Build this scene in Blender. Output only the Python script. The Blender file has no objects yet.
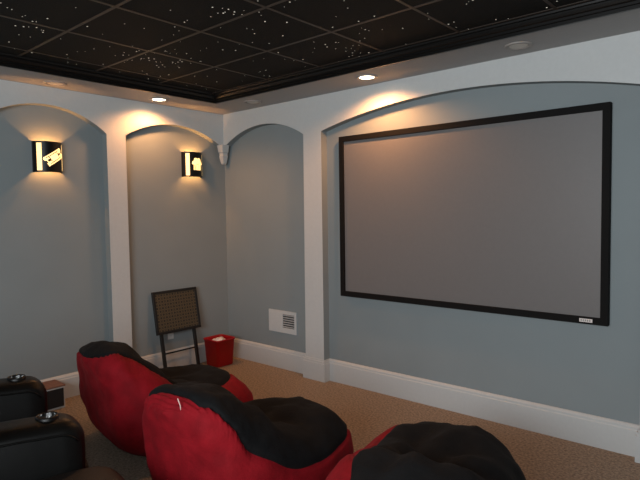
import bpy, bmesh, math, random
from mathutils import Vector, Matrix, noise
C = bpy.context.scene.collection
random.seed(7)
PI = math.pi

# ---------------------------------------------------------------- camera, world, lights, exposure
F_PX, PITCH, YAW, ROLL = 544.6, -0.0507, 0.7170, -0.0142
cd = bpy.data.cameras.new('camera'); cam = bpy.data.objects.new('camera', cd); C.objects.link(cam)
cam.location = (5.0584, -4.1215, 1.6818)
fw = Vector((-math.sin(YAW)*math.cos(PITCH), math.cos(YAW)*math.cos(PITCH), math.sin(PITCH)))
rt = fw.cross(Vector((0, 0, 1))).normalized(); up = rt.cross(fw)
r2 = rt*math.cos(ROLL) + up*math.sin(ROLL); u2 = -rt*math.sin(ROLL) + up*math.cos(ROLL)
cam.rotation_euler = Matrix((r2, u2, -fw)).transposed().to_euler()
cd.sensor_width = 36.0; cd.lens = F_PX/640*36.0; cd.clip_start = 0.02
bpy.context.scene.camera = cam

w = bpy.data.worlds.new('world'); bpy.context.scene.world = w; w.use_nodes = True
w.node_tree.nodes['Background'].inputs[0].default_value = (0.6, 0.65, 0.7, 1)
w.node_tree.nodes['Background'].inputs[1].default_value = 0.05

def area(name, loc, target, size, power, color, size_y=None):
    l = bpy.data.lights.new(name, 'AREA'); l.energy = power; l.color = color; l.size = size
    if size_y: l.shape = 'RECTANGLE'; l.size_y = size_y
    o = bpy.data.objects.new(name, l); C.objects.link(o); o.location = loc
    o.rotation_euler = (Vector(target)-Vector(loc)).to_track_quat('-Z', 'Y').to_euler()
    return o
area('rear_room_light', (4.3, -6.1, 2.0), (2.4, 0, 1.2), 2.6, 92, (0.90, 0.96, 1.0), 1.3)
area('camera_flash', (5.08, -4.15, 1.80), (2.2, 0, 1.1), 0.12, 10, (0.95, 0.98, 1.0))

vs = bpy.context.scene.view_settings
vs.view_transform = 'Standard'; vs.look = 'None'; vs.gamma = 1; vs.use_curve_mapping = False
vs.exposure = 0.9

# ---------------------------------------------------------------- materials
def lin(c):
    return tuple((v/255/12.92 if v/255 <= .04045 else ((v/255+.055)/1.055)**2.4) for v in c)
def mat(name, c, rough=.6, metal=0, spec=.5, noise_amt=0, noise_scale=40, bump=0, bump_scale=200, sheen=0, emit=None, es=0, coat=0, stretch=None):
    m = bpy.data.materials.new(name); m.use_nodes = True
    nt = m.node_tree; b = nt.nodes['Principled BSDF']
    col = lin(c)+(1,)
    b.inputs['Base Color'].default_value = col
    b.inputs['Roughness'].default_value = rough; b.inputs['Metallic'].default_value = metal
    b.inputs['Specular IOR Level'].default_value = spec
    if sheen: b.inputs['Sheen Weight'].default_value = sheen; b.inputs['Sheen Roughness'].default_value = .4; b.inputs['Sheen Tint'].default_value = (min(1,col[0]*3+.1), min(1,col[1]*3+.1), min(1,col[2]*3+.1), 1)
    if coat: b.inputs['Coat Weight'].default_value = coat; b.inputs['Coat Roughness'].default_value = .15
    if emit: b.inputs['Emission Color'].default_value = lin(emit)+(1,); b.inputs['Emission Strength'].default_value = es
    tc = nt.nodes.new('ShaderNodeTexCoord'); vec = tc.outputs['Object']
    if stretch:
        mp = nt.nodes.new('ShaderNodeMapping'); mp.inputs['Scale'].default_value = stretch; nt.links.new(vec, mp.inputs['Vector']); vec = mp.outputs[0]
    n = nt.nodes.new('ShaderNodeTexNoise'); n.inputs['Scale'].default_value = noise_scale; n.inputs['Detail'].default_value = 4
    nt.links.new(vec, n.inputs['Vector'])
    a = max(noise_amt, .02)
    r = nt.nodes.new('ShaderNodeValToRGB')
    r.color_ramp.elements[0].position = .3; r.color_ramp.elements[1].position = .7
    r.color_ramp.elements[0].color = tuple(v*(1-a) for v in col[:3])+(1,)
    r.color_ramp.elements[1].color = tuple(min(1, v*(1+a)) for v in col[:3])+(1,)
    nt.links.new(n.outputs['Fac'], r.inputs[0]); nt.links.new(r.outputs[0], b.inputs['Base Color'])
    if bump:
        n2 = nt.nodes.new('ShaderNodeTexNoise'); n2.inputs['Scale'].default_value = bump_scale; n2.inputs['Detail'].default_value = 3
        nt.links.new(vec, n2.inputs['Vector'])
        bp = nt.nodes.new('ShaderNodeBump'); bp.inputs['Strength'].default_value = bump; bp.inputs['Distance'].default_value = .01
        nt.links.new(n2.outputs['Fac'], bp.inputs['Height']); nt.links.new(bp.outputs[0], b.inputs['Normal'])
    return m
M = {}
M['wall'] = mat('blue_grey_paint', (131, 139, 141), .65, noise_amt=.02, noise_scale=3, bump=.05, bump_scale=300, spec=.3)
M['white'] = mat('white_paint', (191, 193, 192), .45, bump=.03)
M['soffit'] = mat('grey_ceiling_paint', (160, 160, 160), .7)
M['ceil'] = mat('black_ceiling_tile', (24, 22, 19), .8, noise_amt=.25, noise_scale=120, bump=.3, bump_scale=150, spec=.2)
M['grid'] = mat('bronze_grid', (54, 43, 34), .5, spec=.6)
M['crown'] = mat('black_gloss_paint', (12, 11, 10), .32, spec=.5)
M['carpet'] = mat('tan_carpet', (152, 137, 121), .95, noise_amt=.4, noise_scale=60, bump=.9, bump_scale=160, spec=.1)
M['red'] = mat('red_microsuede', (128, 14, 24), .8, noise_amt=.22, noise_scale=9, bump=.25, bump_scale=60, sheen=.06, spec=.15)
M['black_suede'] = mat('black_microsuede', (16, 16, 17), .85, noise_amt=.25, noise_scale=8, bump=.25, bump_scale=60, sheen=.06, spec=.15)
M['leather'] = mat('black_leather', (11, 11, 10), .42, noise_amt=.15, noise_scale=30, bump=.10, bump_scale=220, spec=.22)
M['brown_leather'] = mat('dark_seat_leather', (12, 10, 9), .6, noise_amt=.15, noise_scale=30, bump=.18, bump_scale=140, spec=.4)
M['chrome'] = mat('chrome', (200, 200, 200), .12, 1)
M['black_metal'] = mat('black_metal', (10, 9, 8), .4, .3)
M['black_frame'] = mat('black_velvet_frame', (14, 13, 13), .8, spec=.2)
M['screen'] = mat('grey_screen_fabric', (112, 109, 108), .42, spec=.35)
M['glow'] = mat('lit_glass', (250, 225, 170), .5, emit=(255, 206, 128), es=.95, noise_amt=.05)
M['lens_on'] = mat('lit_lens', (255, 240, 210), .5, emit=(255, 236, 205), es=6)
M['lens_off'] = mat('unlit_lens', (205, 200, 190), .4)
M['ring'] = mat('ring_white', (150, 145, 140), .5)
M['basket'] = mat('red_plastic', (150, 6, 12), .38, spec=.4)
M['paper'] = mat('white_paper', (225, 215, 210), .7)
M['black_wood'] = mat('black_wood', (17, 16, 15), .45)
M['wood'] = mat('reddish_wood', (128, 92, 76), .5, noise_amt=.2, noise_scale=12, stretch=(1, 8, 8))
M['dark_slot'] = mat('dark_slot', (50, 52, 52), .7)
M['star'] = mat('star_point', (225, 220, 210), .6, emit=(225, 215, 195), es=.28)
M['cord'] = mat('cord_white', (215, 185, 175), .7)
M['grille'] = mat('black_grille_cloth', (20, 22, 24), .7)

# patterned tray top: woven dots, olive brown
def patterned():
    m = bpy.data.materials.new('olive_pattern'); m.use_nodes = True; nt = m.node_tree; b = nt.nodes['Principled BSDF']
    b.inputs['Roughness'].default_value = .5
    tc = nt.nodes.new('ShaderNodeTexCoord'); mp = nt.nodes.new('ShaderNodeMapping')
    mp.inputs['Rotation'].default_value = (0, 0, PI/4); mp.inputs['Scale'].default_value = (21, 21, 21)
    nt.links.new(tc.outputs['Object'], mp.inputs['Vector'])
    v = nt.nodes.new('ShaderNodeTexVoronoi'); v.inputs['Randomness'].default_value = 0; v.inputs['Scale'].default_value = 1; v.voronoi_dimensions = '2D'
    nt.links.new(mp.outputs[0], v.inputs['Vector'])
    r = nt.nodes.new('ShaderNodeValToRGB'); e = r.color_ramp.elements
    e[0].position = .18; e[0].color = lin((22, 20, 18))+(1,); e[1].position = .34; e[1].color = lin((92, 80, 58))+(1,)
    x = e.new(.52); x.color = lin((56, 48, 36))+(1,)
    nt.links.new(v.outputs['Distance'], r.inputs[0]); nt.links.new(r.outputs[0], b.inputs['Base Color'])
    return m
M['pattern'] = patterned()

# ---------------------------------------------------------------- mesh helpers
def obj(name, bm, m, parent=None, smooth=False, bevel=0, segs=2):
    me = bpy.data.meshes.new(name)
    bmesh.ops.recalc_face_normals(bm, faces=bm.faces[:])
    bm.to_mesh(me); bm.free(); me.materials.append(m)
    o = bpy.data.objects.new(name, me); C.objects.link(o); o.parent = parent
    if bevel:
        md = o.modifiers.new('bevel', 'BEVEL'); md.width = bevel; md.segments = segs; md.limit_method = 'ANGLE'; md.angle_limit = .6
        for p in me.polygons: p.use_smooth = True
        md2 = o.modifiers.new('wn', 'WEIGHTED_NORMAL'); md2.keep_sharp = True
    elif smooth:
        for p in me.polygons: p.use_smooth = True
    return o
def struct(name, bm, m, **k):
    o = obj(name, bm, m, **k); o['kind'] = 'structure'; return o
def thing(name, label, cat, loc=(0, 0, 0), rot=(0, 0, 0), group=None):
    o = bpy.data.objects.new(name, None); o.empty_display_size = .1; C.objects.link(o)
    o.location = loc; o.rotation_euler = rot; o['label'] = label; o['category'] = cat
    if group: o['group'] = group
    return o
def bx(bm, x0, x1, y0, y1, z0, z1, mtx=None):
    vs_ = [bm.verts.new((x, y, z)) for x in (x0, x1) for y in (y0, y1) for z in (z0, z1)]
    for f in ((0,1,3,2),(4,6,7,5),(0,4,5,1),(2,3,7,6),(0,2,6,4),(1,5,7,3)):
        bm.faces.new([vs_[i] for i in f])
    if mtx: bmesh.ops.transform(bm, matrix=mtx, verts=vs_)
    return vs_
def box(*a): bm = bmesh.new(); bx(bm, *a); return bm
def cyl(bm, r, z0, z1, n=32, c=(0, 0), r1=None):
    r1 = r if r1 is None else r1
    a = [bm.verts.new((c[0]+r*math.cos(2*PI*i/n), c[1]+r*math.sin(2*PI*i/n), z0)) for i in range(n)]
    b = [bm.verts.new((c[0]+r1*math.cos(2*PI*i/n), c[1]+r1*math.sin(2*PI*i/n), z1)) for i in range(n)]
    for i in range(n): bm.faces.new((a[i], a[(i+1) % n], b[(i+1) % n], b[i]))
    bm.faces.new(a); bm.faces.new(b)
def lathe(bm, prof, n=40, c=(0, 0)):
    rings = [[bm.verts.new((c[0]+r*math.cos(2*PI*i/n), c[1]+r*math.sin(2*PI*i/n), z)) for i in range(n)] for r, z in prof]
    for k in range(len(prof)-1):
        for i in range(n): bm.faces.new((rings[k][i], rings[k][(i+1) % n], rings[k+1][(i+1) % n], rings[k+1][i]))
def tube(bm, pts, r, n=8):
    pts = [Vector(p) for p in pts]; rings = []
    for i, p in enumerate(pts):
        t = (pts[min(i+1, len(pts)-1)]-pts[max(i-1, 0)]).normalized()
        a = t.orthogonal().normalized() if i == 0 else (rings_a - t*rings_a.dot(t)).normalized()
        rings_a = a; b = t.cross(a)
        rings.append([bm.verts.new(p+a*r*math.cos(2*PI*k/n)+b*r*math.sin(2*PI*k/n)) for k in range(n)])
    for i in range(len(pts)-1):
        for k in range(n): bm.faces.new((rings[i][k], rings[i][(k+1) % n], rings[i+1][(k+1) % n], rings[i+1][k]))
    bm.faces.new(rings[0]); bm.faces.new(rings[-1])
def prism(bm, poly, fn, h0, h1):
    """extrude a 2-D outline between two offsets; fn(u, v, h) -> xyz"""
    a = [bm.verts.new(fn(u, v, h0)) for u, v in poly]; b = [bm.verts.new(fn(u, v, h1)) for u, v in poly]
    n = len(poly); bm.faces.new(a); bm.faces.new(b)
    for i in range(n): bm.faces.new((a[i], a[(i+1) % n], b[(i+1) % n], b[i]))

# ---------------------------------------------------------------- room shell
H, HC, W, D = 2.816, 2.90, 5.87, -6.6
P = 0.085                       # depth of the white arcade in front of the blue wall
CR = 0.555                      # width of the soffit
struct('floor', box(-.1, W+.1, D-.1, .1, -.1, 0), M['carpet'])
struct('wall_left', box(-.1, 0, D, 0, 0, 3.0), M['wall'])
struct('wall_front', box(-.1, W+.1, 0, .1, 0, 3.0), M['wall'])
struct('wall_right', box(W, W+.1, D, 0, 0, 3.0), M['wall'])
struct('wall_back', box(-.1, W+.1, D-.1, D, 0, 3.0), M['wall'])
bm = bmesh.new()
bx(bm, -.1, CR, D, .1, H, 3.05); bx(bm, W-CR, W+.1, D, .1, H, 3.05)
bx(bm, CR, W-CR, -CR, .1, H, 3.05); bx(bm, CR, W-CR, D, D+CR, H, 3.05)
struct('ceiling_soffit', bm, M['soffit'])
struct('ceiling', box(CR-.01, W-CR+.01, D+CR-.01, -CR+.01, HC, HC+.1), M['ceil'])

def arch(a, b, spring, peak, n=28):
    """points of a circular segment from a to b"""
    c = abs(b-a)/2; m = (a+b)/2; s = peak-spring; R = (c*c+s*s)/(2*s); z0 = peak-R
    th = math.asin(min(1, c/R)); sg = 1 if b > a else -1
    return [(m+sg*R*math.sin(-th+2*th*i/n), z0+R*math.cos(-th+2*th*i/n)) for i in range(n+1)]
def returns_painted(o, axis):
    # the returns and arch soffits carry the blue-grey wall paint, the faces are white
    o.data.materials.append(M['wall'])
    for p in o.data.polygons: p.material_index = 0 if abs(p.normal[axis]) > .9 else 1
bm = bmesh.new()
lp = [(0, H), (0, 2.460), (-.143, 2.460)] + arch(-.143, -1.300, 2.465, 2.628) + [(-1.300, 0), (-1.497, 0)] + arch(-1.497, -2.60, 2.460, 2.662) + \
     [(-2.60, 0), (-2.80, 0)] + arch(-2.80, -3.90, 2.455, 2.645) + [(-3.90, 0), (-4.10, 0)] + arch(-4.10, -5.20, 2.455, 2.645) + [(-5.20, 0), (-5.4, 0), (-5.4, H)]
prism(bm, lp, lambda u, v, h: (h, u, v), 0.0, P)
returns_painted(struct('trim_1', bm, M['white']), 0)
bm = bmesh.new()
rp = [(P, H), (P, 2.460), (.138, 2.460)] + arch(.138, 1.337, 2.465, 2.632) + [(1.323, 0), (1.571, 0)] + arch(1.571, 4.318, 2.470, 2.645, 48) + \
     [(4.318, 0), (4.55, 0)] + arch(4.55, 5.75, 2.47, 2.638) + [(W, 2.464), (W, H)]
prism(bm, rp, lambda u, v, h: (u, h, v), 0.0, -P)
returns_painted(struct('trim_2', bm, M['white']), 1)

# baseboards with a stepped cap; profile is (depth, z)
BP = [(0, 0), (.024, 0), (.024, .178), (.019, .186), (.019, .200), (.009, .214), (0, .218)]
def baseboard(name, axis, a, b, off=0):
    bm = bmesh.new()
    if axis == 'x': pts = lambda t, d, z: (t, -(d+off), z)
    elif axis == 'y': pts = lambda t, d, z: (d+off, t, z)
    A = [bm.verts.new(pts(a, d, z)) for d, z in BP]; B = [bm.verts.new(pts(b, d, z)) for d, z in BP]
    for i in range(len(BP)): j = (i+1) % len(BP); bm.faces.new((A[i], A[j], B[j], B[i]))
    bm.faces.new(A); bm.faces.new(B)
    return struct(name, bm, M['white'])
baseboard('baseboard_front', 'x', 0.0, 1.323); baseboard('baseboard_front_2', 'x', 1.571, 4.318); baseboard('baseboard_front_3', 'x', 4.55, W)
baseboard('baseboard_left', 'y', -1.300, 0.0); baseboard('baseboard_left_2', 'y', -2.60, -1.497); baseboard('baseboard_left_3', 'y', -6.5, -2.8)
# plinths wrapping the pilasters
def plinth(n, x0, x1, y0, y1):
    bm = bmesh.new(); e = .022
    bx(bm, x0-e, x1+e, y0-e, y1+e, 0, .180); bx(bm, x0-e*.7, x1+e*.7, y0-e*.7, y1+e*.7, .180, .202); bx(bm, x0-e*.3, x1+e*.3, y0-e*.3, y1+e*.3, .202, .217)
    struct('trim_%d' % n, bm, M['white'])
plinth(3, 1.323, 1.571, -P, -.02); plinth(4, 4.318, 4.55, -P, -.02)
plinth(5, .02, P, -1.497, -1.300); plinth(6, .02, P, -2.80, -2.60)

# black crown moulding around the star ceiling, (inward, z) profile
def ring_mould(name, prof, m):
    bm = bmesh.new(); rings = []
    for d, z in prof:
        c = CR+d
        rings.append([bm.verts.new(p) for p in ((c, -c, z), (W-c, -c, z), (W-c, D+c, z), (c, D+c, z))])
    for k in range(len(rings)-1):
        for i in range(4): bm.faces.new((rings[k][i], rings[k][(i+1) % 4], rings[k+1][(i+1) % 4], rings[k+1][i]))
    return struct(name, bm, m)
ring_mould('trim_7', [(-.012, H+.004), (-.012, H-.006), (.004, H-.006), (.004, H+.016), (.012, H+.020), (.012, H+.036), (.022, H+.042), (.030, H+.056), (.030, H+.066), (.042, H+.070), (.046, HC-.004), (.046, HC+.01)], M['crown'])

# grid bars on the black tiles
bm = bmesh.new()
xs = [.775+.632*i for i in range(8) if .775+.632*i < W-CR]; ys = [-.625-.607*i for i in range(10) if -.625-.607*i > D+CR]
for x in xs[1:]: bx(bm, x-.010, x+.010, D+CR+.04, -CR-.04, HC-.004, HC+.004)
bx(bm, xs[0]-.006, xs[0]+.006, D+CR+.04, -CR-.04, HC-.003, HC+.004)
for y in ys: bx(bm, CR+.04, W-CR-.04, y-.010, y+.010, HC-.0035, HC+.004)
struct('trim_8', bm, M['grid'])
# star points: scattered dots, denser in drifts
bm = bmesh.new()
def star(x, y, r):
    if not (CR+.06 < x < W-CR-.06 and D+CR+.06 < y < -CR-.06): return
    vsx = [bm.verts.new((x+r*math.cos(k*PI/3), y+r*math.sin(k*PI/3), HC-.0012)) for k in range(6)]
    bm.faces.new(vsx)
    wv = [bm.verts.new((v.co.x, v.co.y, HC+.001)) for v in vsx]
    for k in range(6): bm.faces.new((vsx[k], vsx[(k+1) % 6], wv[(k+1) % 6], wv[k]))
for i in range(760): star(random.uniform(.6, W-.6), random.uniform(D+.6, -.6), random.choice((.0022, .0028, .0034, .005)))
for c in range(30):
    cx, cy = random.uniform(.7, 4.5), random.uniform(-4.2, -.7)
    ang = random.uniform(0, PI)
    for i in range(random.randint(6, 13)):
        t = random.gauss(0, .16); s = random.gauss(0, .045)
        star(cx+t*math.cos(ang)-s*math.sin(ang), cy+t*math.sin(ang)+s*math.cos(ang), random.choice((.0025, .0034, .005)))
st = obj('star_lights', bm, M['star']); st['kind'] = 'stuff'; st['label'] = 'tiny white star points scattered over the black ceiling tiles'; st['category'] = 'star lights'

# corbel hanging in the corner where both arcades meet
t = thing('corner_corbel', 'small white tapered corbel hanging where the two arched walls meet', 'corbel', (P, -P, 2.25))
bm = bmesh.new()
def corb(z, r):   # square section tucked into the corner, r = how far it stands out
    return [bm.verts.new(p) for p in ((-.03, .03, z), (r, .03, z), (r, -r, z), (-.03, -r, z))]
rr = [corb(z, r) for z, r in ((0, .004), (.02, .018), (.09, .040), (.10, .034), (.125, .036), (.135, .050), (.20, .064), (.215, .066))]
for a, b in zip(rr, rr[1:]):
    for i in range(4): bm.faces.new((a[i], a[(i+1) % 4], b[(i+1) % 4], b[i]))
bm.faces.new(rr[0]); bm.faces.new(rr[-1])
obj('bracket', bm, M['white'], t)

# ---------------------------------------------------------------- recessed ceiling lights
def can(x, y, on, label, group=None):
    t = thing('recessed_light', label, 'ceiling light', (x, y, H), group=group)
    bm = bmesh.new(); lathe(bm, [(.092, .0), (.092, -.005), (.084, -.010), (.068, -.008), (.060, .004)])
    obj('trim_ring', bm, M['ring'], t, smooth=True)
    bm = bmesh.new(); cyl(bm, .062, -.003, .003)
    obj('lens', bm, M['lens_on'] if on else M['lens_off'], t)
    if on:
        l = bpy.data.lights.new('can_spot', 'SPOT'); l.energy = on; l.color = (1, .43, .15); l.spot_size = math.radians(156); l.spot_blend = .55; l.shadow_soft_size = .045
        o = bpy.data.objects.new('can_spot', l); C.objects.link(o); o.parent = t; o.location = (0, 0, -.02)
can(.27, -2.04, 0, 'unlit round ceiling light in the soffit above the left sconce, nearest the left picture edge')
can(.31, -1.06, 27, 'glowing round ceiling light above the middle arch of the left wall')
can(.87, -.33, 0, 'unlit round ceiling light in the corner above the small arch beside the screen')
can(2.31, -.34, 38, 'glowing round ceiling light above the left end of the projection screen')
can(3.59, -.32, 0, 'unlit round ceiling light above the right end of the projection screen')

# ---------------------------------------------------------------- wall sconces
def sconce(y, z, label, motif):
    t = thing('wall_sconce', label, 'wall lamp', (0, y, z))
    hw, h, dp = .122, .135, .105
    def cp(u, r=0):          # u in -1..1 across the front -> point on the bowed shade
        a = u*1.12
        R = hw/math.sin(1.12)
        return (dp-(R*(1-math.cos(a)))+r*math.cos(a), (R+r)*math.sin(a))
    bm = bmesh.new(); N = 24
    cells = []
    strip = (-.80, -.52)
    us = [-1]+[strip[0], strip[1]]+[strip[1]+(1-strip[1])*k/18 for k in range(1, 19)]
    zs = [-h, -h+.015, h-.015, h]
    def quad(bm, u0, u1, z0, z1, r0, r1):
        pts = []
        for r in (r0, r1):
            for u, zz in ((u0, z0), (u1, z0), (u1, z1), (u0, z1)):
                x, yy = cp(u, r); pts.append(bm.verts.new((x, yy, zz)))
        a = pts[:4]; b = pts[4:]
        bm.faces.new(a); bm.faces.new(b)
        for i in range(4): bm.faces.new((a[i], a[(i+1) % 4], b[(i+1) % 4], b[i]))
    for i in range(len(us)-1):
        for k in range(3):
            if abs(us[i]-strip[0]) < 1e-6 and k == 1: continue
            quad(bm, us[i], us[i+1], zs[k], zs[k+1], -.002, 0)
    # flat sides back to the wall
    x1, y1 = cp(1); x0, y0 = cp(-1)
    for yy in (y0, y1): bx(bm, 0, x0+.001, yy-.001, yy+.001, -h, h)
    for zz in (-h, h-.006):      # rims
        for i in range(20): quad(bm, -1+i/10, -.9+i/10, zz, zz+.006, 0, .003)
    bmesh.ops.remove_doubles(bm, verts=bm.verts[:], dist=1e-5)
    obj('shade', bm, M['black_metal'], t)
    bm = bmesh.new(); quad(bm, strip[0], strip[1], -h+.015, h-.015, -.004, -.001)
    obj('glass_strip', bm, M['glow'], t)
    bm = bmesh.new(); quad(bm, .93, .985, -h+.02, h-.02, .0005, .002); obj('glass_strip', bm, M['glow'], t)
    # motif: a lit cut-out on the bowed shade, sampled as small curved tiles
    bm = bmesh.new(); G = 44
    for i in range(G):
        for j in range(G):
            u0 = -.45+1.35*i/G; u1 = -.45+1.35*(i+1)/G; z0 = -.09+.18*j/G; z1 = -.09+.18*(j+1)/G
            uc = (u0+u1)/2; zc = (z0+z1)/2; yc = cp(uc)[1]
            if motif(yc, zc): quad(bm, u0, u1, z0, z1, .0005, .002)
    bmesh.ops.remove_doubles(bm, verts=bm.verts[:], dist=1e-5)
    obj('cutout', bm, M['glow'], t)
    bm = bmesh.new(); bx(bm, 0, .012, -.05, .05, -.05, .05); obj('backplate', bm, M['black_metal'], t)
    bm = bmesh.new(); bmesh.ops.create_uvsphere(bm, u_segments=16, v_segments=10, radius=.018); bmesh.ops.translate(bm, verts=bm.verts[:], vec=(.05, 0, 0))
    cyl(bm, .009, -.03, 0, 12, (.05, 0)); bx(bm, .01, .05, -.006, .006, -.035, -.024)
    obj('bulb', bm, M['lens_on'], t, smooth=True)
    for dz, e in ((.045, 4.4), (-.045, 2.8)):
        l = bpy.data.lights.new('bulb_glow', 'POINT'); l.energy = e; l.color = (1, .42, .11); l.shadow_soft_size = .012
        o = bpy.data.objects.new('bulb_glow', l); C.objects.link(o); o.parent = t; o.location = (.055, 0, dz)
def ticket(y, z):
    y -= .028; y *= .92; a = math.radians(36); p = (y*math.cos(a)+z*math.sin(a))*.92; q = (-y*math.sin(a)+z*math.cos(a))*.85
    if abs(p) > .078 or abs(q) > .036: return False
    if math.hypot(abs(p)-.078, q) < .013: return False
    if abs(abs(q)-.025) < .003 and abs(p) < .055: return False
    if math.hypot(abs(p)-.05, q-.0) < .010: return False
    if abs(abs(p)-.036) < .0035 and abs(q) < .02: return False
    return True
def popcorn(y, z):
    y = (y-.012)/1.35; z = z/1.35
    # bag of popcorn with a puffed top, a bite of dark gaps
    if z < .0: body = abs(y) < .034+.12*(z+.045)*.3 and z > -.045
    else: body = min(math.hypot(y-a, z-b) for a, b in ((-.028, .012), (0, .022), (.028, .012), (-.014, .034), (.016, .034), (.04, -.004))) < .019
    if not body: return False
    if z < -.004 and abs((y*60) % 1-.5) < .12: return False
    if z > 0 and math.sin(y*310)*math.sin(z*290) > .82: return False
    return True
sconce(-2.025, 2.205, 'black curved sconce with a lit ticket cut-out, in the arch nearest the picture edge', ticket)
sconce(-.478, 2.225, 'black curved sconce with a lit lumpy cut-out, beside the corner corbel', popcorn)

# ---------------------------------------------------------------- projection screen
t = thing('projection_screen', 'large grey fixed projection screen in a black frame on the arched wall', 'screen', (0, 0, 0))
X0, X1, Z0, Z1, fw_ = 1.765, 4.112, .874, 2.396, .050
bm = bmesh.new()
def mitre(bm, X0, X1, Z0, Z1, w1, y0, y1):
    o_ = [(X0, Z0), (X1, Z0), (X1, Z1), (X0, Z1)]; i_ = [(X0+w1, Z0+w1), (X1-w1, Z0+w1), (X1-w1, Z1-w1), (X0+w1, Z1-w1)]
    V = [[bm.verts.new((x, y, z)) for x, z in L] for L in (o_, i_) for y in (y0, y1)]
    for i in range(4):
        j = (i+1) % 4
        bm.faces.new((V[0][i], V[0][j], V[2][j], V[2][i])); bm.faces.new((V[1][i], V[1][j], V[3][j], V[3][i]))
        bm.faces.new((V[0][i], V[0][j], V[1][j], V[1][i])); bm.faces.new((V[2][i], V[2][j], V[3][j], V[3][i]))
mitre(bm, X0, X1, Z0, Z1, fw_, -.003, -.055)
obj('frame', bm, M['black_frame'], t, bevel=.003)
obj('screen_fabric', box(X0+.03, X1-.03, -.036, -.030, Z0+.03, Z1-.03), M['screen'], t)
b = obj('maker_badge', box(3.93, 4.015, -.058, -.0555, .888, .912), M['paper'], t); b['label'] = 'small silver badge'
bm = bmesh.new()
for k in range(5): bx(bm, 3.938+.014*k, 3.947+.014*k, -.0586, -.058, .893, .907)
for k in (0, 2, 3): bx(bm, 3.9405+.014*k, 3.9445+.014*k, -.0590, -.0585, .897, .903)
obj('lettering', bm, M['ring'], b)

# ---------------------------------------------------------------- wall vent
t = thing('wall_vent', 'white rectangular wall vent with a louvred right half above the baseboard', 'vent', (0, 0, 0))
bm = bmesh.new(); x0, x1, z0, z1 = .712, 1.128, .392, .630
bx(bm, x0, .925, -.012, -.001, z0, z1); bx(bm, 1.098, x1, -.012, -.001, z0, z1); bx(bm, .925, 1.098, -.012, -.001, z0, .448); bx(bm, .925, 1.098, -.012, -.001, .594, z1)
obj('face_plate', bm, M['white'], t)
obj('duct_opening', box(.92, 1.10, -.004, -.001, .44, .60), M['dark_slot'], t)
for k in range(6):
    bm = bmesh.new(); zc = .460+.0245*k
    bx(bm, -.088, .088, -.0015, .0015, -.007, .007, Matrix.Translation((1.0115, -.008, zc)) @ Matrix.Rotation(.6, 4, 'X'))
    obj('louvre', bm, M['white'], t)
bm = bmesh.new(); bx(bm, .735, .905, -.0145, -.012, .415, .607); obj('blank_panel', bm, M['white'], t, bevel=.002)

# wall outlet behind the folding tray
t = thing('wall_outlet', 'white electrical outlet on the blue wall behind the folding tray table', 'outlet', (0, -.80, .395))
obj('cover_plate', box(.0005, .006, -.036, .036, -.058, .058), M['white'], t, bevel=.002)
for s in (-1, 1):
    k = obj('socket', box(.006, .008, -.014, .014, s*.022-.012, s*.022+.012), M['white'], t)
    bm = bmesh.new(); bx(bm, .0079, .0084, -.007, -.0045, s*.022-.004, s*.022+.005); bx(bm, .0079, .0084, .0045, .007, s*.022-.004, s*.022+.005)
    obj('slot', bm, M['dark_slot'], k)

# ---------------------------------------------------------------- folding tray table leaning on the wall
# local frame: X across, Y up the leaning plane, Z out of it
lean = math.atan2(.150, .87)
up_ = Vector((-math.sin(lean), 0, math.cos(lean))); ac = Vector((0, 1, 0)); no = ac.cross(up_)
t = thing('folding_tray_table', 'black folding tray table with olive patterned top, folded and leaning on the wall', 'tray table', (.175, -.765, .0))
t.rotation_euler = Matrix((ac, up_, no)).transposed().to_euler()
bm = bmesh.new(); mw, y0, y1 = .276, .435, .885
for a in ((-mw, mw, y0, y0+.028), (-mw, mw, y1-.028, y1), (-mw, -mw+.028, y0+.028, y1-.028), (mw-.028, mw, y0+.028, y1-.028)): bx(bm, a[0], a[1], a[2], a[3], .006, .030)
obj('tray_rim', bm, M['black_wood'], t, bevel=.003)
obj('tray_panel', box(-mw+.026, mw-.026, y0+.026, y1-.026, .010, .024), M['pattern'], t)
for x in (-.205, .205):
    for zz in (-.014, ):
        obj('leg', box(x-.017, x+.017, .004, .80, zz-.010, zz+.016), M['black_wood'], t, bevel=.003)
obj('stretcher', box(-.19, .19, .222, .238, -.014, -.002), M['black_wood'], t)
obj('stretcher', box(-.19, .19, .70, .72, -.014, -.002), M['black_wood'], t)

# ---------------------------------------------------------------- red waste basket
t = thing('waste_basket', 'bright red square plastic waste basket in the room corner', 'waste basket', (.245, -.335, 0), (0, 0, .0))
def rsq(r, c, n=7):
    pts = []
    for k, (sx, sy) in enumerate(((1, 1), (-1, 1), (-1, -1), (1, -1))):
        for i in range(n):
            a = k*PI/2+i*PI/2/(n-1); pts.append((sx*(r-c)+c*math.cos(a), sy*(r-c)+c*math.sin(a)))
    return pts
bm = bmesh.new(); rings = []
for r, z in ((.02, .004), (.108, .004), (.112, .012), (.128, .285), (.134, .287), (.134, .302), (.126, .302), (.121, .28), (.105, .016), (.02, .016)):
    rings.append([bm.verts.new((x, y, z)) for x, y in rsq(r, min(.035, r*.5))])
for a, b in zip(rings, rings[1:]):
    n = len(a)
    for i in range(n): bm.faces.new((a[i], a[(i+1) % n], b[(i+1) % n], b[i]))
bm.faces.new(rings[0]); bm.faces.new(rings[-1])
obj('bin_body', bm, M['basket'], t, smooth=True)
bm = bmesh.new()
for i in range(3):
    g = bmesh.ops.create_icosphere(bm, subdivisions=3, radius=.05)
    for v in g['verts']:
        d = noise.noise(v.co*38+Vector((i*7, 0, 0)))
        v.co = v.co*(1+.35*d); v.co.z *= .7; v.co += Vector((.035*(i-1), -.03+.045*(i % 2), .255+.012*i))
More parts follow.
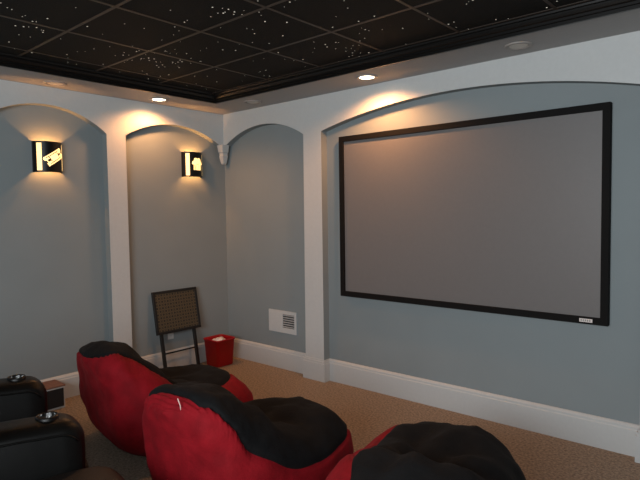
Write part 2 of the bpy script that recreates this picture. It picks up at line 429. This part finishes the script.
o = obj('crumpled_paper', bm, M['paper']); o.location = (.245, -.335, 0); o['label'] = 'crumpled white paper lying in the red waste basket'; o['category'] = 'paper'

# ---------------------------------------------------------------- bean bag loungers
def cr(tab, t):
    n = len(tab)-1; x = max(0, min(.99999, t))*n; i = int(x); f = x-i
    g = lambda k: tab[max(0, min(n, k))]
    out = []
    for c in range(len(tab[0])):
        p0, p1, p2, p3 = g(i-1)[c], g(i)[c], g(i+1)[c], g(i+2)[c]
        out.append(.5*((2*p1)+(-p0+p2)*f+(2*p0-5*p1+4*p2-p3)*f*f+(-p0+3*p1-3*p2+p3)*f**3))
    return out
#        Iy    Iz    Oy    Oz    halfwidth  panel half-angle
TAB = [(1.43, .17, 1.43, .17, .0, 0),
       (1.36, .30, 1.42, .05, .25, 1.05),
       (1.22, .385, 1.30, .01, .40, 1.15),
       (1.03, .415, 1.08, .0, .485, 1.18),
       (.84, .415, .80, .0, .52, 1.18),
       (.67, .48, .58, .0, .53, 1.12),
       (.54, .585, .42, .0, .52, 1.04),
       (.45, .685, .29, .04, .50, .98),
       (.37, .76, .18, .14, .46, .93),
       (.29, .815, .125, .30, .42, .92),
       (.20, .845, .115, .47, .36, .95),
       (.11, .81, .09, .60, .26, 1.0),
       (.04, .75, .04, .745, .0, .9)]
def bag(name_label, x, y, rot, sx=1.0, sy=1.0, sz=1.0, seed=0, cord=True, high=1.0, off=((0, 0), (1, 0)), t0=.085, t1=.972):
    t = thing('bean_bag_lounger', name_label, 'bean bag chair', (x, y, 0), (0, 0, rot), 'red and black bean bag loungers')
    NT, NP = 110, 132
    def surf(tt, ph):
        Iy, Iz, Oy, Oz, a, _ = cr(TAB, tt)
        a = max(a, 0)
        # puffy section
        c, s = math.cos(ph), math.sin(ph)
        e = .86
        cc = math.copysign(abs(c)**e, c); ss = math.copysign(abs(s)**(e if abs(ph) < PI/2 else .66), s)
        return Vector((a*ss, (Iy+Oy)/2+(Iy-Oy)/2*cc, (Iz+Oz)/2+(Iz-Oz)/2*cc))
    def g(tt, ph):           # > 0 on the black seat panel
        oo = off[-1][1]
        for (ta, va), (tb, vb) in zip(off, off[1:]):
            if ta <= tt <= tb: k = (tt-ta)/(tb-ta); oo = va+(vb-va)*k*k*(3-2*k); break
        a = abs(ph-oo)
        lim = cr(TAB, tt)[5]
        f0 = max(0, min(1, (tt-t0)/.17)); lim *= math.sqrt(max(0, 1-(1-f0)**2))
        if tt < t0: return (tt-t0)*3-a*.3
        return min(lim-a, (t1-tt)*4)
    pos = {}; gv = {}
    for i in range(NT+1):
        for j in range(NP):
            u = i/NT; tt = u
            # denser near the ends so that they close round
            tt = .5-.5*math.cos(PI*u); tt = .55*tt+.45*u
            tt = .0005+tt*.999
            ph = -PI+2*PI*j/NP
            p = surf(tt, ph); gg = g(tt, ph)
            e1 = surf(min(1, tt+.004), ph)-surf(max(0, tt-.004), ph); e2 = surf(tt, ph+.02)-surf(tt, ph-.02)
            nrm = e2.cross(e1)
            nrm = nrm.normalized() if nrm.length > 1e-9 else Vector((0, 0, 1))
            ctr = surf(tt, 0)*.5+surf(tt, PI)*.5
            if nrm.dot(p-ctr) < 0: nrm = -nrm
            q = p+Vector((seed*3.1, 0, 0))
            d = .020*noise.noise(q*2.6)+.013*noise.noise(q*6.0)+.006*noise.noise(q*15)
            d -= .016*math.exp(-(gg/.05)**2)                                     # seam
            if gg < 0:                                                           # gathers along the seam at the back
                wgt = math.exp(-((gg+.05)/.22)**2)*max(0, min(1, (tt-.62)/.15))
                arc = tt*120+abs(ph)*3
                d += .008*wgt*math.sin(arc*2.2+noise.noise(q*5)*1.5)
            else:                                                                # sat-in dent and creases
                d -= .050*math.exp(-((p.x-.02)**2+(p.y-.68)**2)/.03)*(1 if p.z > .2 else 0)
                d -= .030*math.exp(-((p.x+.08)**2+(p.y-1.02)**2)/.012)
                r = math.hypot(p.x+.02, p.y-.62)
                d += .008*math.sin(math.atan2(p.x+.02, p.y-.62)*7+2*noise.noise(q*3))*math.exp(-((r-.25)/.16)**2)
            if p.z < .12: d *= max(0, p.z/.12)
            edge = min(1, min(tt, 1-tt)/.03)
            p = p+nrm*d*edge
            p = Vector((p.x*sx, p.y*sy, max(p.z*(sz+(high-sz)*max(0, min(1, (.75-p.y)/.5))), 0.0005*(1+math.sin(j)))))
            pos[i, j] = p; gv[i, j] = gg
    groups = {True: [], False: []}; cut = {}
    def mid(a, b):
        k = (a, b) if a < b else (b, a)
        if k not in cut:
            ga, gb = gv[k[0]], gv[k[1]]; f = ga/(ga-gb); cut[k] = pos[k[0]].lerp(pos[k[1]], f)
        return ('c', k)
    def P_(k): return cut[k[1]] if k[0] == 'c' else pos[k]
    for i in range(NT):
        for j in range(NP):
            q = [(i, j), (i+1, j), (i+1, (j+1) % NP), (i, (j+1) % NP)]
            sg = [gv[k] > 0 for k in q]
            if all(sg) or not any(sg): groups[sg[0]].append(q); continue
            for side in (True, False):
                poly = []
                for n in range(4):
                    a, b = q[n], q[(n+1) % 4]
                    if (gv[a] > 0) == side: poly.append(a)
                    if (gv[a] > 0) != (gv[b] > 0): poly.append(mid(a, b))
                if len(poly) > 2: groups[side].append(poly)
    for side, nm, m in ((False, 'bag_body', 'red'), (True, 'seat_panel', 'black_suede')):
        bm = bmesh.new(); vm = {}
        for poly in groups[side]:
            vv = []
            for k in poly:
                if k not in vm: vm[k] = bm.verts.new(P_(k))
                if vm[k] not in vv: vv.append(vm[k])
            if len(vv) > 2:
                try: bm.faces.new(vv)
                except ValueError: pass
        bmesh.ops.remove_doubles(bm, verts=bm.verts[:], dist=.0004)
        o = obj(nm, bm, M[m], t, smooth=True)
        if side: o['label'] = 'black seat panel'
    if cord:
        bm = bmesh.new(); pts = []
        for k in range(25):          # a thin loop hanging out of the gathers
            a = k/24; tt = .950-.11*math.sin(a*PI*.9); ph = 2.75+.8*a+.35*math.sin(a*PI)
            p = surf(tt, ph); c_ = surf(tt, 0)*.5+surf(tt, PI)*.5
            p = p+(p-c_).normalized()*.028; pts.append((p.x*sx, p.y*sy, p.z*sz))
        tube(bm, pts, .0028, 6); obj('drawstring', bm, M['cord'], t, smooth=True)
    return t
bag('red and black bean bag lounger farthest left, in front of the folding tray table', 1.40, -2.46, -.13, 1.07, .89, 1.10, 1, cord=False, high=.94, off=((0, -.58), (.45, -.5), (.6, -.3), (.75, -.3), (1, -.35)))
bag('middle red and black bean bag lounger, pale drawstring loop on its back', 2.75, -2.70, .05, .84, .93, 1.22, 2, high=.955, off=((0, .08), (.3, .15), (.52, .32), (.68, .42), (.80, .22), (.90, -.25), (1, -.35)), t0=.035, t1=.895)
bag('red and black bean bag lounger farthest right, only its black seat in view', 4.00, -2.60, .30, .86, 1.0, 1.32, 3, cord=False, high=.74, off=((0, .5), (.4, .5), (.7, .3), (1, .1)), t0=.04)

# ---------------------------------------------------------------- theatre recliners
def arm(parent, x, w_=.23, top=.752):
    """padded arm whose front rounds down; local Y is forward, front at y = 0"""
    bm = bmesh.new(); N = 22; L = .95
    prof = []   # side outline (y, z) from back to front
    for i in range(11): prof.append((-L+(L-.10)*i/10, top-.02+.02*math.sin(i/10*PI)))
    for i in range(1, 9): a = i/8*PI/2; prof.append((-.10+.10*math.sin(a), top-.02-.10+.10*math.cos(a)))
    prof += [(.0, .4), (-.01, .2), (-.02, .06)]
    rings = []
    for k in range(N+1):
        s = -1+2*k/N; xx = x+w_/2*s
        dz = -.045*abs(s)**4; sh = -.03*abs(s)**4
        rings.append([bm.verts.new((xx, y+sh*(1 if y > -.2 else 0), z+(dz if z > .3 else 0))) for y, z in prof])
    for a, b in zip(rings, rings[1:]):
        for i in range(len(prof)-1): bm.faces.new((a[i], a[i+1], b[i+1], b[i]))
    for rg in (rings[0], rings[-1]):
        base = [bm.verts.new((rg[0].co.x, v.co.y, .05)) for v in rg]
        for i in range(len(rg)-1): bm.faces.new((rg[i], rg[i+1], base[i+1], base[i]))
    o = obj('arm', bm, M['leather'], parent, smooth=True)
    sm = o.modifiers.new('es', 'EDGE_SPLIT'); sm.split_angle = 1.2
    # seam piping along the outer top edge
    bm = bmesh.new()
    for s in (-1, 1): tube(bm, [(x+s*(w_/2+.001), y-(.03 if y > -.2 else 0), z-.052) for y, z in prof[:16]], .005, 6)
    obj('piping', bm, M['leather'], o, smooth=True)
    cy = -.150
    bm = bmesh.new(); lathe(bm, [(.050, top-.06), (.050, top-.008), (.046, top-.002), (.040, top-.006), (.040, top-.06), (.001, top-.065)], 32, (x, cy))
    c = obj('cup_holder', bm, M['black_metal'], o, smooth=True)
    bm = bmesh.new(); lathe(bm, [(.0395, top-.005), (.0385, top-.03), (.0375, top-.056), (.001, top-.058)], 32, (x, cy)); obj('cup_liner', bm, M['chrome'], c, smooth=True)
    return o
def pillow(bm, x0, x1, y0, y1, z0, z1, puff=.02, n=14):
    g = bmesh.ops.create_cube(bm, size=2)
    bmesh.ops.subdivide_edges(bm, edges=list({e for v in g['verts'] for e in v.link_edges}), cuts=n, use_grid_fill=True)
    vv = bm.verts[:]
    for v in vv:
        c = v.co.copy(); k = 6
        r = (abs(c.x)**k+abs(c.y)**k+abs(c.z)**k)**(1/k)
        c = c/r
        v.co = Vector(((x0+x1)/2+(x1-x0)/2*c.x, (y0+y1)/2+(y1-y0)/2*c.y, (z0+z1)/2+(z1-z0)/2*c.z+puff*(1-c.x**2)*(1-c.y**2)*(1 if c.z > 0 else 0)))
def recliner(label, x, y, rot, arms, ext=.06, st=.475, at=.752):
    t = thing('theatre_recliner', label, 'recliner', (x, y, 0), (0, 0, rot), 'row of leather theatre recliners')
    sw = .273
    bm = bmesh.new(); pillow(bm, -sw, sw, -.72, ext, .27, st, .02); obj('seat', bm, M['brown_leather'], t, smooth=True)
    bm = bmesh.new(); pillow(bm, -sw, sw, ext-.08, ext+.015, .08, st-.055, 0); obj('footrest', bm, M['brown_leather'], t, smooth=True)
    bm = bmesh.new(); pillow(bm, -sw+.01, sw-.01, -.98, -.74, .40, 1.06, .01); obj('backrest', bm, M['leather'], t, smooth=True)
    obj('base', box(-sw, sw, -.95, -.03, .0, .27), M['black_metal'], t)
    for s in arms:
        a = arm(t, s*.398, top=at)
        obj('foot', box(s*.398-.09, s*.398+.09, -.90, -.05, 0, .055), M['black_metal'], t)
    return t
rz = -.187
c_, s_ = math.cos(rz), math.sin(rz)
A2 = Vector((2.46, -2.93))      # front of the shared arm
ctrA = A2-Vector((c_, s_))*.398; ctrB = A2+Vector((c_, s_))*.398
recliner('black leather recliner with cup holders in both arms, behind the leftmost bean bag', ctrA.x, ctrA.y, rz, (-1, 1))
recliner('dark leather recliner at the bottom left corner, only its seat edge in view', ctrB.x, ctrB.y, rz, (1,), .10, .53, .69)

# low box by the left baseboard
t = thing('low_speaker_box', 'low wood-topped box with a dark front beside the left baseboard', 'speaker', (.15, -2.19, 0), (0, 0, .0))
bm = bmesh.new(); bx(bm, -.11, .10, -.16, .14, .0, .190); obj('cabinet', bm, M['white'], t, bevel=.004)
obj('top_panel', box(-.115, .105, -.165, .145, .190, .206), M['wood'], t, bevel=.003)
obj('front_grille', box(.100, .112, -.145, .125, .02, .180), M['grille'], t, bevel=.003)
obj('side_grille', box(-.095, .085, -.172, -.160, .02, .180), M['grille'], t, bevel=.003)
